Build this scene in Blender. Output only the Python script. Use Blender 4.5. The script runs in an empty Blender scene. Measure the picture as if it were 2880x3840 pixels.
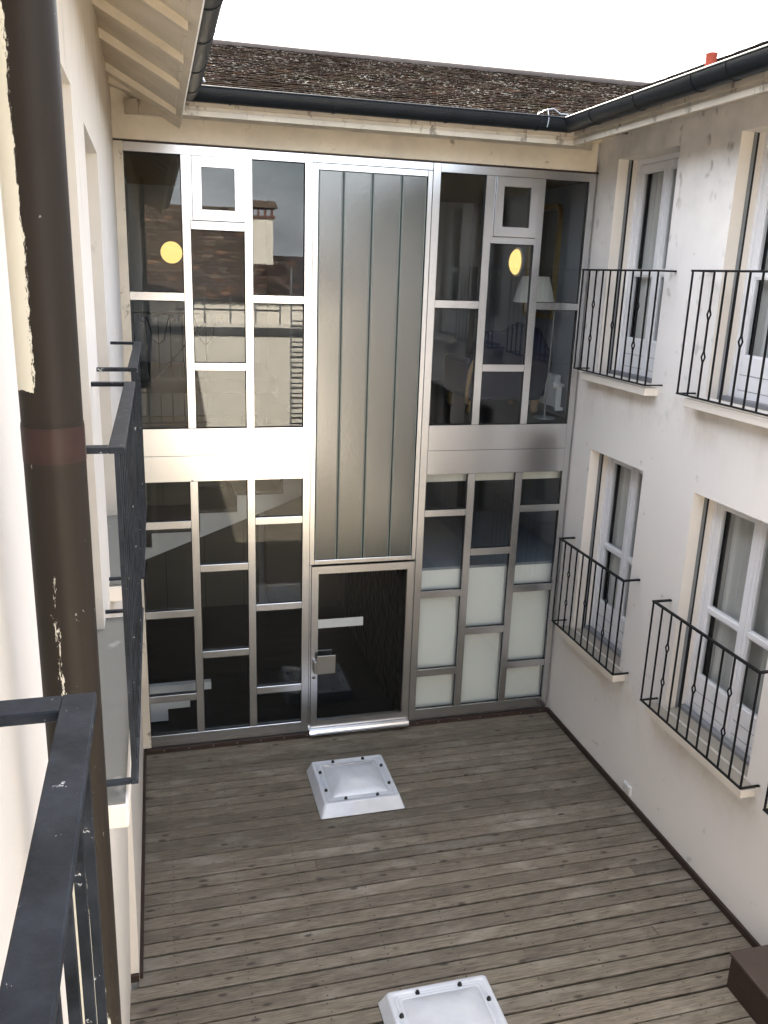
import bpy, bmesh, math, random
from mathutils import Vector, Matrix
random.seed(7)
S = bpy.context.scene
COL = S.collection
# ------------------------------------------------------------------ camera, sky, sun, exposure
cam = bpy.data.cameras.new('camera'); camo = bpy.data.objects.new('camera', cam); COL.objects.link(camo)
cam.sensor_fit = 'VERTICAL'; cam.sensor_height = 36.0
cam.lens = 3149.5/3840*36.0
cam.clip_start = 0.05; cam.clip_end = 3000
def cam_rot(ax, ay, az):
    B = Matrix(((1,0,0),(0,0,-1),(0,1,0)))
    cx, sx, cy, sy, cz, sz = math.cos(ax), math.sin(ax), math.cos(ay), math.sin(ay), math.cos(az), math.sin(az)
    Rx = Matrix(((1,0,0),(0,cx,-sx),(0,sx,cx))); Ry = Matrix(((cy,0,sy),(0,1,0),(-sy,0,cy))); Rz = Matrix(((cz,-sz,0),(sz,cz,0),(0,0,1)))
    return Rz @ Rx @ Ry @ B
R = cam_rot(0.27726336, -0.26657799, 0.0347404)
M4 = Matrix(((R[0][0], -R[1][0], -R[2][0]), (R[0][1], -R[1][1], -R[2][1]), (R[0][2], -R[1][2], -R[2][2]))).to_4x4()
M4.translation = Vector((0, 0, 5.45))
camo.matrix_world = M4
S.camera = camo
SUN_EL, SUN_AZ = math.radians(45), math.radians(-8)      # the sun stands beyond the glazed building (+Y)
W = bpy.data.worlds.new('World'); S.world = W; W.use_nodes = True
nt = W.node_tree
sky = nt.nodes.new('ShaderNodeTexSky'); sky.sky_type = 'NISHITA'; sky.sun_disc = False
sky.sun_elevation = SUN_EL; sky.sun_rotation = SUN_AZ
sky.air_density = 1.0; sky.dust_density = 6.0; sky.ozone_density = 1.0
warm = nt.nodes.new('ShaderNodeMix'); warm.data_type = 'RGBA'; warm.blend_type = 'MULTIPLY'; warm.inputs[0].default_value = 1.0
warm.inputs[7].default_value = (1.01, 1.0, .965, 1)      # hazy, slightly warm sky
nt.links.new(sky.outputs[0], warm.inputs[6])
tc = nt.nodes.new('ShaderNodeTexCoord'); mpw = nt.nodes.new('ShaderNodeMapping'); mpw.inputs['Scale'].default_value = (1, 1, 2.6)
nt.links.new(tc.outputs['Generated'], mpw.inputs[0])
cn = nt.nodes.new('ShaderNodeTexNoise'); cn.inputs['Scale'].default_value = 2.3; cn.inputs['Detail'].default_value = 7; cn.inputs['Roughness'].default_value = .58
nt.links.new(mpw.outputs[0], cn.inputs['Vector'])
cr = nt.nodes.new('ShaderNodeValToRGB'); cr.color_ramp.elements[0].position = .42; cr.color_ramp.elements[1].position = .68; cr.color_ramp.elements[1].color = (.75, .75, .75, 1)
nt.links.new(cn.outputs['Fac'], cr.inputs[0])
cl = nt.nodes.new('ShaderNodeMix'); cl.data_type = 'RGBA'; cl.inputs[7].default_value = (9.5, 9.6, 9.9, 1)       # broken bright cloud
nt.links.new(cr.outputs[0], cl.inputs[0]); nt.links.new(warm.outputs[2], cl.inputs[6]); nt.links.new(cl.outputs[2], nt.nodes['Background'].inputs[0])
nt.nodes['Background'].inputs[1].default_value = 0.095
sl = bpy.data.lights.new('sun', 'SUN'); sl.energy = 5.0; sl.angle = math.radians(0.53); sl.color = (1.0, 0.93, 0.82)
so = bpy.data.objects.new('sun', sl); COL.objects.link(so)
sd = Vector((math.sin(SUN_AZ)*math.cos(SUN_EL), math.cos(SUN_AZ)*math.cos(SUN_EL), math.sin(SUN_EL)))
so.rotation_euler = (-sd).to_track_quat('-Z', 'Y').to_euler(); so.location = sd*60
S.view_settings.view_transform = 'Standard'; S.view_settings.look = 'None'
S.view_settings.exposure = 3.28; S.view_settings.gamma = 1.0
try:
    S.cycles.use_denoising = True
    S.cycles.max_bounces = 10; S.cycles.diffuse_bounces = 5; S.cycles.transparent_max_bounces = 16
    S.cycles.caustics_reflective = False; S.cycles.caustics_refractive = False
    S.cycles.sample_clamp_indirect = 6.0
except Exception: pass

# ------------------------------------------------------------------ helpers
class MB:
    def __init__(s): s.v = []; s.f = []; s.mi = []; s.col = []; s.sm = []
    def face(s, pts, mi=0, c=None, smooth=False):
        n = len(s.v); s.v += [tuple(p) for p in pts]; s.f.append(tuple(range(n, n+len(pts)))); s.mi.append(mi); s.col.append(c); s.sm.append(smooth)
    def mesh(s, V, F, mi=0, c=None, smooth=False):
        n = len(s.v); s.v += [tuple(p) for p in V]
        for f in F: s.f.append(tuple(n+i for i in f)); s.mi.append(mi); s.col.append(c); s.sm.append(smooth)
    def box(s, x0, x1, y0, y1, z0, z1, mi=0, b=0.0, c=None):
        if x1 < x0: x0, x1 = x1, x0
        if y1 < y0: y0, y1 = y1, y0
        if z1 < z0: z0, z1 = z1, z0
        if b <= 0:
            V = [(x0,y0,z0),(x1,y0,z0),(x1,y1,z0),(x0,y1,z0),(x0,y0,z1),(x1,y0,z1),(x1,y1,z1),(x0,y1,z1)]
            F = [(0,3,2,1),(4,5,6,7),(0,1,5,4),(1,2,6,5),(2,3,7,6),(3,0,4,7)]
            s.mesh(V, F, mi, c); return
        b = min(b, (x1-x0)*.45, (y1-y0)*.45, (z1-z0)*.45)
        bm = bmesh.new()
        bmesh.ops.create_cube(bm, size=1.0, matrix=Matrix.Translation(((x0+x1)/2,(y0+y1)/2,(z0+z1)/2)) @ Matrix.Diagonal((x1-x0, y1-y0, z1-z0, 1)))
        bmesh.ops.bevel(bm, geom=list(bm.edges), offset=b, segments=1, affect='EDGES', profile=.5)
        bm.verts.index_update()
        s.mesh([v.co[:] for v in bm.verts], [[v.index for v in f.verts] for f in bm.faces], mi, c); bm.free()
    def obox(s, c, ax, ay, az, hx, hy, hz, mi=0, col=None):
        c = Vector(c); V = []
        for sz in (-1, 1):
            for sx, sy in ((-1,-1),(1,-1),(1,1),(-1,1)): V.append(c + ax*hx*sx + ay*hy*sy + az*hz*sz)
        F = [(0,3,2,1),(4,5,6,7),(0,1,5,4),(1,2,6,5),(2,3,7,6),(3,0,4,7)]
        s.mesh(V, F, mi, col)
    def bar(s, p, q, w, h=None, up=(0,0,1), mi=0):
        p, q = Vector(p), Vector(q); d = (q-p); L = d.length; d /= L
        u = Vector(up)
        if abs(d.dot(u)) > .98: u = Vector((1,0,0))
        a = d.cross(u).normalized(); b2 = a.cross(d)
        s.obox((p+q)/2, a, b2, d, w/2, (h or w)/2, L/2, mi)
    def tube(s, pts, r, n=10, cap=True, mi=0, smooth=True):
        pts = [Vector(p) for p in pts]; rs = r if isinstance(r, (list, tuple)) else [r]*len(pts)
        V = []; F = []; prev = None
        for i, p in enumerate(pts):
            d = (pts[min(i+1, len(pts)-1)] - pts[max(i-1, 0)]).normalized()
            if prev is None:
                a = d.cross(Vector((0,0,1)))
                if a.length < .01: a = d.cross(Vector((1,0,0)))
            else: a = prev - d*prev.dot(d)
            a.normalize(); prev = a; b2 = d.cross(a)
            for k in range(n):
                t = 2*math.pi*k/n; V.append(p + (a*math.cos(t) + b2*math.sin(t))*rs[i])
        for i in range(len(pts)-1):
            for k in range(n): F.append((i*n+k, i*n+(k+1)%n, (i+1)*n+(k+1)%n, (i+1)*n+k))
        s.mesh(V, F, mi, None, smooth)
        if cap: s.face(list(reversed(V[:n])), mi); s.face(V[-n:], mi)
    def lathe(s, c, prof, n=24, axis='Z', mi=0, smooth=True):
        V = []; F = []
        for r, h in prof:
            for k in range(n):
                t = 2*math.pi*k/n; a, b2 = r*math.cos(t), r*math.sin(t)
                V.append({'Z': (c[0]+a, c[1]+b2, c[2]+h), 'Y': (c[0]+a, c[1]+h, c[2]-b2), 'X': (c[0]+h, c[1]+a, c[2]+b2)}[axis])
        for i in range(len(prof)-1):
            for k in range(n): F.append((i*n+k, i*n+(k+1)%n, (i+1)*n+(k+1)%n, (i+1)*n+k))
        s.mesh(V, F, mi, None, smooth); s.face(list(reversed(V[:n])), mi); s.face(V[-n:], mi)
    def prism(s, poly, axis, a0, a1, mi=0):
        def P(u, v, a): return {'X': (a, u, v), 'Y': (u, a, v), 'Z': (u, v, a)}[axis]
        n = len(poly); V = [P(u, v, a0) for u, v in poly] + [P(u, v, a1) for u, v in poly]
        F = [tuple(range(n-1, -1, -1)), tuple(range(n, 2*n))] + [(i, (i+1) % n, n+(i+1) % n, n+i) for i in range(n)]
        s.mesh(V, F, mi)
    def build(s, name, mats, parent=None, loc=None, recalc=True, smooth_angle=None):
        if not isinstance(mats, (list, tuple)): mats = [mats]
        me = bpy.data.meshes.new(name)
        o0 = Vector(loc) if loc is not None else Vector((0,0,0))
        me.from_pydata([tuple(Vector(p)-o0) for p in s.v], [], s.f)
        for m in mats: me.materials.append(m)
        for i, p in enumerate(me.polygons): p.material_index = s.mi[i]; p.use_smooth = s.sm[i]
        if any(c is not None for c in s.col):
            at = me.color_attributes.new('tint', 'FLOAT_COLOR', 'CORNER')
            for i, p in enumerate(me.polygons):
                c = s.col[i] or (.5,.5,.5)
                for li in p.loop_indices: at.data[li].color = (c[0], c[1], c[2], 1)
        if recalc:
            bm = bmesh.new(); bm.from_mesh(me); bmesh.ops.recalc_face_normals(bm, faces=bm.faces); bm.to_mesh(me); bm.free()
        o = bpy.data.objects.new(name, me); COL.objects.link(o)
        if parent is not None:
            o.parent = parent
            o.location = o0 - world_loc(parent)
        else: o.location = o0
        return o
def world_loc(o):
    p = Vector(o.location)
    while o.parent is not None: o = o.parent; p += Vector(o.location)
    return p
def thing(name, label, cat, loc=(0,0,0), group=None):
    o = bpy.data.objects.new(name, None); COL.objects.link(o); o.location = loc
    o.empty_display_size = .2
    return tag(o, label, cat, group)
def tag(o, label, cat, group=None):
    o['label'] = label; o['category'] = cat
    if group: o['group'] = group
    return o
def struct(o): o['kind'] = 'structure'; return o

# ------------------------------------------------------------------ materials
def mat(name):
    m = bpy.data.materials.new(name); m.use_nodes = True
    t = m.node_tree; return m, t, t.nodes['Principled BSDF']
def nd(t, kind, **kw):
    n = t.nodes.new('ShaderNode'+kind)
    for k, v in kw.items():
        if k in n.inputs: n.inputs[k].default_value = v
        else: setattr(n, k, v)
    return n
def lk(t, a, b): t.links.new(a, b)
def ramp(t, src, stops):
    r = t.nodes.new('ShaderNodeValToRGB'); e = r.color_ramp.elements
    while len(e) < len(stops): e.new(.5)
    for i, (p, c) in enumerate(stops):
        e[i].position = p; e[i].color = (c, c, c, 1) if isinstance(c, (int, float)) else (*c, 1)
    lk(t, src, r.inputs[0]); return r.outputs[0]
def mixc(t, fac, a, b, mode='MIX'):
    n = t.nodes.new('ShaderNodeMix'); n.data_type = 'RGBA'; n.blend_type = mode
    for s_, v in ((n.inputs[0], fac), (n.inputs[6], a), (n.inputs[7], b)):
        if isinstance(v, (int, float)): s_.default_value = v
        elif isinstance(v, tuple): s_.default_value = (*v, 1)
        else: lk(t, v, s_)
    return n.outputs[2]
def math_(t, op, a, b=None, clamp=False):
    n = t.nodes.new('ShaderNodeMath'); n.operation = op; n.use_clamp = clamp
    for i, v in enumerate((a, b)):
        if v is None: continue
        if isinstance(v, (int, float)): n.inputs[i].default_value = v
        else: lk(t, v, n.inputs[i])
    return n.outputs[0]
def wpos(t, scale=(1,1,1), loc=(0,0,0)):
    g = t.nodes.new('ShaderNodeNewGeometry'); m = t.nodes.new('ShaderNodeMapping')
    m.inputs['Scale'].default_value = scale; m.inputs['Location'].default_value = loc
    lk(t, g.outputs['Position'], m.inputs[0]); return m.outputs[0]
def sepxyz(t):
    g = t.nodes.new('ShaderNodeNewGeometry'); s = t.nodes.new('ShaderNodeSeparateXYZ'); lk(t, g.outputs['Position'], s.inputs[0]); return s.outputs
def noise(t, vec, scale, detail=3, rough=.55, dist=0):
    n = nd(t, 'TexNoise', Scale=scale, Detail=detail, Roughness=rough, Distortion=dist); lk(t, vec, n.inputs['Vector']); return n.outputs['Fac']
def bump(t, p, h, strength=.2, dist=.01):
    b = nd(t, 'Bump', Strength=strength, Distance=dist); lk(t, h, b.inputs['Height']); lk(t, b.outputs[0], p.inputs['Normal'])
def simple(name, c, rough=.5, metal=0, var=.12, vscale=6, bstr=0, bscale=60, coat=0, spec=.5):
    m, t, p = mat(name); v = wpos(t)
    n = noise(t, v, vscale, 4)
    lk(t, mixc(t, n, tuple(x*(1-var) for x in c), tuple(min(1, x*(1+var)) for x in c)), p.inputs['Base Color'])
    p.inputs['Roughness'].default_value = rough; p.inputs['Metallic'].default_value = metal
    p.inputs['Specular IOR Level'].default_value = spec
    if coat: p.inputs['Coat Weight'].default_value = coat
    if bstr: bump(t, p, noise(t, v, bscale, 3), bstr)
    return m
def plaster(name, c, stain_tone_top=None, streak=None, spots=.0, dirt=(.16,.14,.11), spot_at=.69):
    """painted render; stain_tone_top=(z0,z1) height band of mildew spots and a broad tone darkening upwards"""
    m, t, p = mat(name); v = wpos(t); x, y, z = sepxyz(t)
    big = noise(t, v, .9, 4, .6)
    col = mixc(t, ramp(t, big, [(.3, 0), (.72, 1)]), tuple(q*.955 for q in c), c)
    if stain_tone_top:
        z0, z1 = stain_tone_top
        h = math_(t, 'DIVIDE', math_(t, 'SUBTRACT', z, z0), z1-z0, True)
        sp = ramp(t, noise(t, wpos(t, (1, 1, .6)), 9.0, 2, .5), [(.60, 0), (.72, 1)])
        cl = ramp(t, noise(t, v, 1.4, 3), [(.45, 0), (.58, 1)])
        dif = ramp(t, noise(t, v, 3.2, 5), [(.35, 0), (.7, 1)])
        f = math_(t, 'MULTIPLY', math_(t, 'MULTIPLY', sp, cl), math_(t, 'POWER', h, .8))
        col = mixc(t, math_(t, 'MULTIPLY', math_(t, 'MULTIPLY', math_(t, 'POWER', h, 2.4), .6), dif), col, tuple(q*.52 for q in c))  # broad patchy darkening that grows towards the top
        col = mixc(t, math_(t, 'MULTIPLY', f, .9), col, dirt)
    if streak:
        z0, z1 = streak
        h = math_(t, 'DIVIDE', math_(t, 'SUBTRACT', z, z0), z1-z0, True)
        ye = ramp(t, noise(t, wpos(t, (1.2, 1.2, .6)), 1.5, 4, .6), [(.2, .35), (.7, 1)])
        col = mixc(t, math_(t, 'MULTIPLY', ye, h), col, (.60,.49,.34))
        st = ramp(t, noise(t, wpos(t, (9, 9, .7)), 1.9, 5, .7), [(.585, 0), (.66, 1)])
        col = mixc(t, math_(t, 'MULTIPLY', math_(t, 'MULTIPLY', st, h), .7), col, dirt)
    if stain_tone_top:      # brown run-off below the window sills
        for za, zb in ((3.70, 4.40), (.55, 1.30)):
            hh = math_(t, 'MULTIPLY', math_(t, 'GREATER_THAN', math_(t, 'SUBTRACT', zb, z), 0), math_(t, 'DIVIDE', math_(t, 'SUBTRACT', z, za), zb-za, True))
            run = ramp(t, noise(t, wpos(t, (1, 1, .5)), 3.4, 5, .65), [(.46, 0), (.70, 1)])
            col = mixc(t, math_(t, 'MULTIPLY', math_(t, 'MULTIPLY', run, math_(t, 'POWER', hh, 1.5)), .55), col, (.40,.31,.21))
    if spots:
        s1 = ramp(t, noise(t, v, 5.5, 3, .55), [(spot_at, 0), (spot_at+.05, 1)])
        col = mixc(t, math_(t, 'MULTIPLY', s1, spots), col, dirt)
    lk(t, col, p.inputs['Base Color']); p.inputs['Roughness'].default_value = .85
    bump(t, p, noise(t, v, 95, 4, .6), .14, .006)
    return m
def flaky(name, c, chip=(.12,.09,.06), amount=.68, zs=1.0):
    """old painted timber with dirt in thin streaks and chips"""
    m, t, p = mat(name); v = wpos(t)
    n1 = ramp(t, noise(t, wpos(t, (1,1,zs)), 7, 6, .72), [(amount, 0), (amount+.07, 1)])
    n2 = ramp(t, noise(t, v, 2.2, 5, .6), [(.35, 0), (.75, 1)])
    col = mixc(t, n2, c, tuple(q*.74 for q in c))
    col = mixc(t, math_(t, 'MULTIPLY', n1, .75), col, chip)
    lk(t, col, p.inputs['Base Color']); p.inputs['Roughness'].default_value = .6
    bump(t, p, noise(t, v, 40, 5), .25, .008)
    return m
def aluminium(name, base=(.64,.65,.665), rough=.25):
    m, t, p = mat(name)
    fine = noise(t, wpos(t, (3, 3, 160)), 3, 2)
    big = noise(t, wpos(t, (1, 1, .5)), 2.0, 4)
    lk(t, mixc(t, big, tuple(q*.86 for q in base), base), p.inputs['Base Color'])
    p.inputs['Metallic'].default_value = 1
    lk(t, math_(t, 'ADD', math_(t, 'MULTIPLY', big, .10), rough-.05), p.inputs['Roughness'])
    bump(t, p, fine, .03, .002)
    return m
def pane(name, f0=.06, tint=(.91,.925,.92), rough=0.0):
    m, t, p = mat(name); t.nodes.remove(p)
    lw = nd(t, 'LayerWeight', Blend=.5)
    f = math_(t, 'ADD', math_(t, 'MULTIPLY', math_(t, 'POWER', lw.outputs['Facing'], 5), 1-f0), f0, True)
    tr = nd(t, 'BsdfTransparent'); tr.inputs[0].default_value = (*tint, 1)
    gl = nd(t, 'BsdfGlossy'); gl.inputs['Roughness'].default_value = rough; gl.inputs['Color'].default_value = (.96,.98,1,1)
    b = nd(t, 'Bump', Strength=.004, Distance=.02); lk(t, noise(t, wpos(t), 1.1, 1), b.inputs['Height']); lk(t, b.outputs[0], gl.inputs['Normal'])
    mx = nd(t, 'MixShader'); lk(t, f, mx.inputs[0]); lk(t, tr.outputs[0], mx.inputs[1]); lk(t, gl.outputs[0], mx.inputs[2])
    lk(t, mx.outputs[0], t.nodes['Material Output'].inputs[0])
    return m
def tinted(name, rough=.8, lichen=.3, lich_scale=26, lich_col=(.55,.53,.46)):
    """roof tiles: colour per tile from the mesh, lichen specks on top"""
    m, t, p = mat(name); a = nd(t, 'VertexColor', layer_name='tint'); v = wpos(t)
    n = noise(t, v, 14, 5, .65)
    col = mixc(t, n, a.outputs[0], mixc(t, 1.0, a.outputs[0], (.62,.60,.58), 'MULTIPLY'))
    l = ramp(t, noise(t, v, lich_scale, 3, .6), [(.59, 0), (.65, 1)])
    pat = ramp(t, noise(t, v, 1.3, 3), [(.3, 0), (.65, 1)])
    col = mixc(t, math_(t, 'MULTIPLY', math_(t, 'MULTIPLY', l, pat), lichen), col, lich_col)
    df = nd(t, 'BsdfDiffuse', Roughness=.6); lk(t, col, df.inputs['Color'])
    b = nd(t, 'Bump', Strength=.5, Distance=.01); lk(t, n, b.inputs['Height']); lk(t, b.outputs[0], df.inputs['Normal'])
    t.nodes.remove(p); lk(t, df.outputs[0], t.nodes['Material Output'].inputs[0]); return m
def emit(name, c, s):
    m, t, p = mat(name); p.inputs['Base Color'].default_value = (.02,.02,.02, 1)
    p.inputs['Emission Color'].default_value = (*c, 1); p.inputs['Emission Strength'].default_value = s; return m

WALL = (.765,.734,.695)
M = {}
M['wall_right'] = plaster('painted_render_mildew', WALL, stain_tone_top=(3.9, 7.0), spots=.28)
M['wall_left'] = plaster('painted_render_streaked', (.72,.68,.62), streak=(5.2, 6.95))
M['reveal'] = plaster('reveal_paint', (.76,.71,.64))
M['sill_stone'] = plaster('sill_stone', (.33,.30,.245), spots=.3)
M['reveal_left_shaded'] = plaster('reveal_paint_shaded', (.60,.555,.485), spots=.2)  # reveal paint darkened: shade of the left openings put into the colour
M['sill_grey'] = plaster('weathered_concrete', (.175,.172,.150), spots=.75, dirt=(.33,.33,.31), spot_at=.63)
M['cream'] = flaky('cream_paint', (.68,.61,.49), amount=.63)
M['cream_old'] = flaky('cream_paint_flaking', (.62,.56,.46), amount=.56, zs=.5)
M['alu'] = aluminium('brushed_aluminium')
M['alu_dull'] = aluminium('dull_aluminium', (.30,.295,.285), .36)
M['glass'] = pane('window_glass', .029)
M['glass_small'] = pane('window_glass_right', .03, (.90,.91,.91))
M['iron'] = simple('black_iron', (.007,.007,.008), .5, .0, .3, 20, .15, 80, spec=.2)
M['white'] = simple('white_paint', (.74,.74,.75), .42, 0, .06, 5, .05, 60)
M['dark_gap'] = simple('black_rubber', (.012,.012,.012), .8)
M['zinc'] = simple('grey_zinc', (.28,.29,.30), .45, .6, .15, 12)
M['threshold'] = simple('grey_threshold', (.20,.205,.215), .6, 0, .15, 8)
M['gutter'] = simple('anthracite_gutter', (.010,.0125,.015), .42, 0, .5, 7, .08, 30, spec=.2)
M['brown_trim'] = simple('brown_trim', (.036,.023,.018), .55, 0, .25, 9, .1, 60, spec=.3)
M['tile'] = tinted('old_roof_tiles', lichen=.9, lich_scale=24, lich_col=(.36,.35,.31))
M['tile_red'] = tinted('red_roof_tiles', lichen=.15)
M['red_clay'] = simple('red_clay', (.52,.10,.06), .6)
M['wall_back'] = plaster('sunlit_render', (.72,.675,.60))
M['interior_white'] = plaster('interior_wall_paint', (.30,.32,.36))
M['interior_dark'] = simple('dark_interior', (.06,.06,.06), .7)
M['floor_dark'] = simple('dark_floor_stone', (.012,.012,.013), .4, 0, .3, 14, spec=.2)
M['black_plastic'] = simple('black_plastic', (.008,.008,.009), .3, spec=.35)
def deck_material():
    m, t, p = mat('weathered_deck_wood')
    x, y, z = sepxyz(t)
    a = nd(t, 'VertexColor', layer_name='tint')      # r = tone of the board, g = offset of its grain
    s = nd(t, 'SeparateColor'); lk(t, a.outputs[0], s.inputs[0])
    c = nd(t, 'CombineXYZ'); lk(t, math_(t, 'ADD', x, math_(t, 'MULTIPLY', s.outputs[1], 37.0)), c.inputs[0]); lk(t, y, c.inputs[1]); lk(t, s.outputs[1], c.inputs[2])
    mp = nd(t, 'Mapping'); mp.inputs['Scale'].default_value = (2.6, 48, 8); lk(t, c.outputs[0], mp.inputs[0])
    grain = noise(t, mp.outputs[0], 2.2, 6, .62, .6)
    mp2 = nd(t, 'Mapping'); mp2.inputs['Scale'].default_value = (1.0, 2.6, 1); lk(t, c.outputs[0], mp2.inputs[0])
    patch = noise(t, mp2.outputs[0], 1.8, 5, .6)
    base = mixc(t, ramp(t, grain, [(.32, 0), (.68, 1)]), (.076,.0635,.047), (.208,.176,.131))
    base = mixc(t, ramp(t, patch, [(.52, 0), (.74, 1)]), base, (.25,.225,.182))
    base = mixc(t, ramp(t, patch, [(.22, 1), (.42, 0)]), base, (.068,.056,.041))
    tone = nd(t, 'MapRange'); lk(t, s.outputs[0], tone.inputs[0]); tone.inputs[3].default_value = .74; tone.inputs[4].default_value = 1.22
    base = mixc(t, 1.0, base, tone.outputs[0], 'MULTIPLY')
    # knots
    mp3 = nd(t, 'Mapping'); mp3.inputs['Scale'].default_value = (4.2, 10.0, 1); lk(t, c.outputs[0], mp3.inputs[0])
    vo = nd(t, 'TexVoronoi', Scale=1.0, Randomness=1.0); lk(t, mp3.outputs[0], vo.inputs['Vector'])
    on = math_(t, 'GREATER_THAN', nd_sep(t, vo.outputs['Color']), .50)
    wob = math_(t, 'ADD', vo.outputs['Distance'], math_(t, 'MULTIPLY', noise(t, c.outputs[0], 22, 2), .10))
    kn = ramp(t, wob, [(.15, 1), (.27, 0)])
    base = mixc(t, math_(t, 'MULTIPLY', math_(t, 'MULTIPLY', kn, on), .9), base, (.035,.027,.020))
    mp4 = nd(t, 'Mapping'); mp4.inputs['Scale'].default_value = (1, 2.2, 1); lk(t, c.outputs[0], mp4.inputs[0])
    sp = ramp(t, noise(t, mp4.outputs[0], 21, 3, .6), [(.66, 0), (.71, 1)])
    base = mixc(t, math_(t, 'MULTIPLY', sp, .75), base, (.04,.031,.023))
    pl = ramp(t, noise(t, mp4.outputs[0], 13, 4, .7), [(.68, 0), (.74, 1)])
    base = mixc(t, math_(t, 'MULTIPLY', pl, .5), base, (.34,.31,.26))
    lk(t, base, p.inputs['Base Color'])
    lk(t, ramp(t, grain, [(.2, .78), (.8, .58)]), p.inputs['Roughness'])
    bump(t, p, grain, .35, .006)
    return m
def nd_sep(t, colsock):
    s = nd(t, 'SeparateColor'); lk(t, colsock, s.inputs[0]); return s.outputs[0]
M['deck'] = deck_material()
M['nail'] = simple('rusty_nail', (.018,.014,.011), .6)

# ------------------------------------------------------------------ ground and deck
g = MB(); g.face([(-600,-600,-3.2),(600,-600,-3.2),(600,600,-3.2),(-600,600,-3.2)])
struct(g.build('ground', simple('ground_gravel', (.22,.21,.19), .9)))
g = MB(); g.box(-.9, 4.79, -5.9, 9.05, -.5, -.13); struct(g.build('deck_substructure', M['dark_gap']))
d = MB(); PITCH = .1475; rng = random.Random(3)
y = 8.985; joists = [-.05 + .57*k for k in range(9)]
while y > -5.7:
    x0 = -.335 if y > 5.72 else -.40
    gap = rng.choice((.011, .013, .015, .016, .018, .022))
    y0, y1 = y-PITCH+gap, y
    cuts = sorted(rng.uniform(.4, 4.4) for _ in range(1 if rng.random() < .22 else 0))
    xs = [x0]+cuts+[4.775]
    for xa, xb in zip(xs[:-1], xs[1:]):
        dz = rng.uniform(-.0025, .0025)
        d.box(xa+.001, xb-.0015, y0, y1, -.045, -.02+dz, b=.003, c=(rng.random(), rng.random(), 0))
        for jx in joists:
            if xa+.02 < jx < xb-.02:
                for yy in (y0+.028, y1-.028):
                    if rng.random() < .12: continue
                    a, b_ = jx+rng.uniform(-.012, .012), yy+rng.uniform(-.006, .006); r_ = rng.uniform(.0055, .0085)
                    d.face([(a+r_*math.cos(k*math.pi/3), b_+r_*math.sin(k*math.pi/3), -.0168+dz) for k in range(6)], 1)
    y -= PITCH
struct(d.build('deck', [M['deck'], M['nail']], recalc=False))
for nm, bx in (('deck_skirting', (4.748, 4.778, -5.7, 8.97, -.02, .05)), ('deck_skirting', (-.33, -.302, 5.68, 8.97, -.02, .04)),
               ('deck_skirting', (-.395, -.33, 5.652, 5.68, -.02, .05)), ('deck_skirting', (-.30, 4.775, 8.968, 9.0, -.02, .04))):
    s_ = MB(); s_.box(*bx, b=.004)
    if bx[1]-bx[0] > 3:
        for k in range(18): s_.lathe((-.1+k*.28, 8.968, .014), [(.0001, -.003), (.006, -.003), (.007, 0)], 8, 'Y', 1)
    struct(s_.build(nm, [M['brown_trim'], M['zinc']]))

# ------------------------------------------------------------------ roofs and gutter profile along the U-shaped eaves
def eave_pt(o, seg):
    """corner points of the eaves line moved o outwards into the court: left run, middle run, right run"""
    L, Rr, F_ = .24+o, 4.19-o, 8.5-o
    return {'L': [(L, -5.9), (L, F_)], 'M': [(L, F_), (Rr, F_)], 'R': [(Rr, F_), (Rr, -4.0)]}[seg]
def eave_run(mb, prof, segs, closed=True, mi=0, smooth=False):
    path = {'L': 0, 'M': 1, 'R': 2}
    for sname in segs:
        A = [eave_pt(o, sname)[0] for o, z in prof]; B = [eave_pt(o, sname)[1] for o, z in prof]
        n = len(prof); V = [(A[i][0], A[i][1], prof[i][1]) for i in range(n)]+[(B[i][0], B[i][1], prof[i][1]) for i in range(n)]
        F = [(i, (i+1) % n, n+(i+1) % n, n+i) for i in range(n if closed else n-1)]
        if closed: F += [tuple(range(n-1, -1, -1)), tuple(range(n, 2*n))]
        mb.mesh(V, F, mi, None, smooth)
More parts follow.
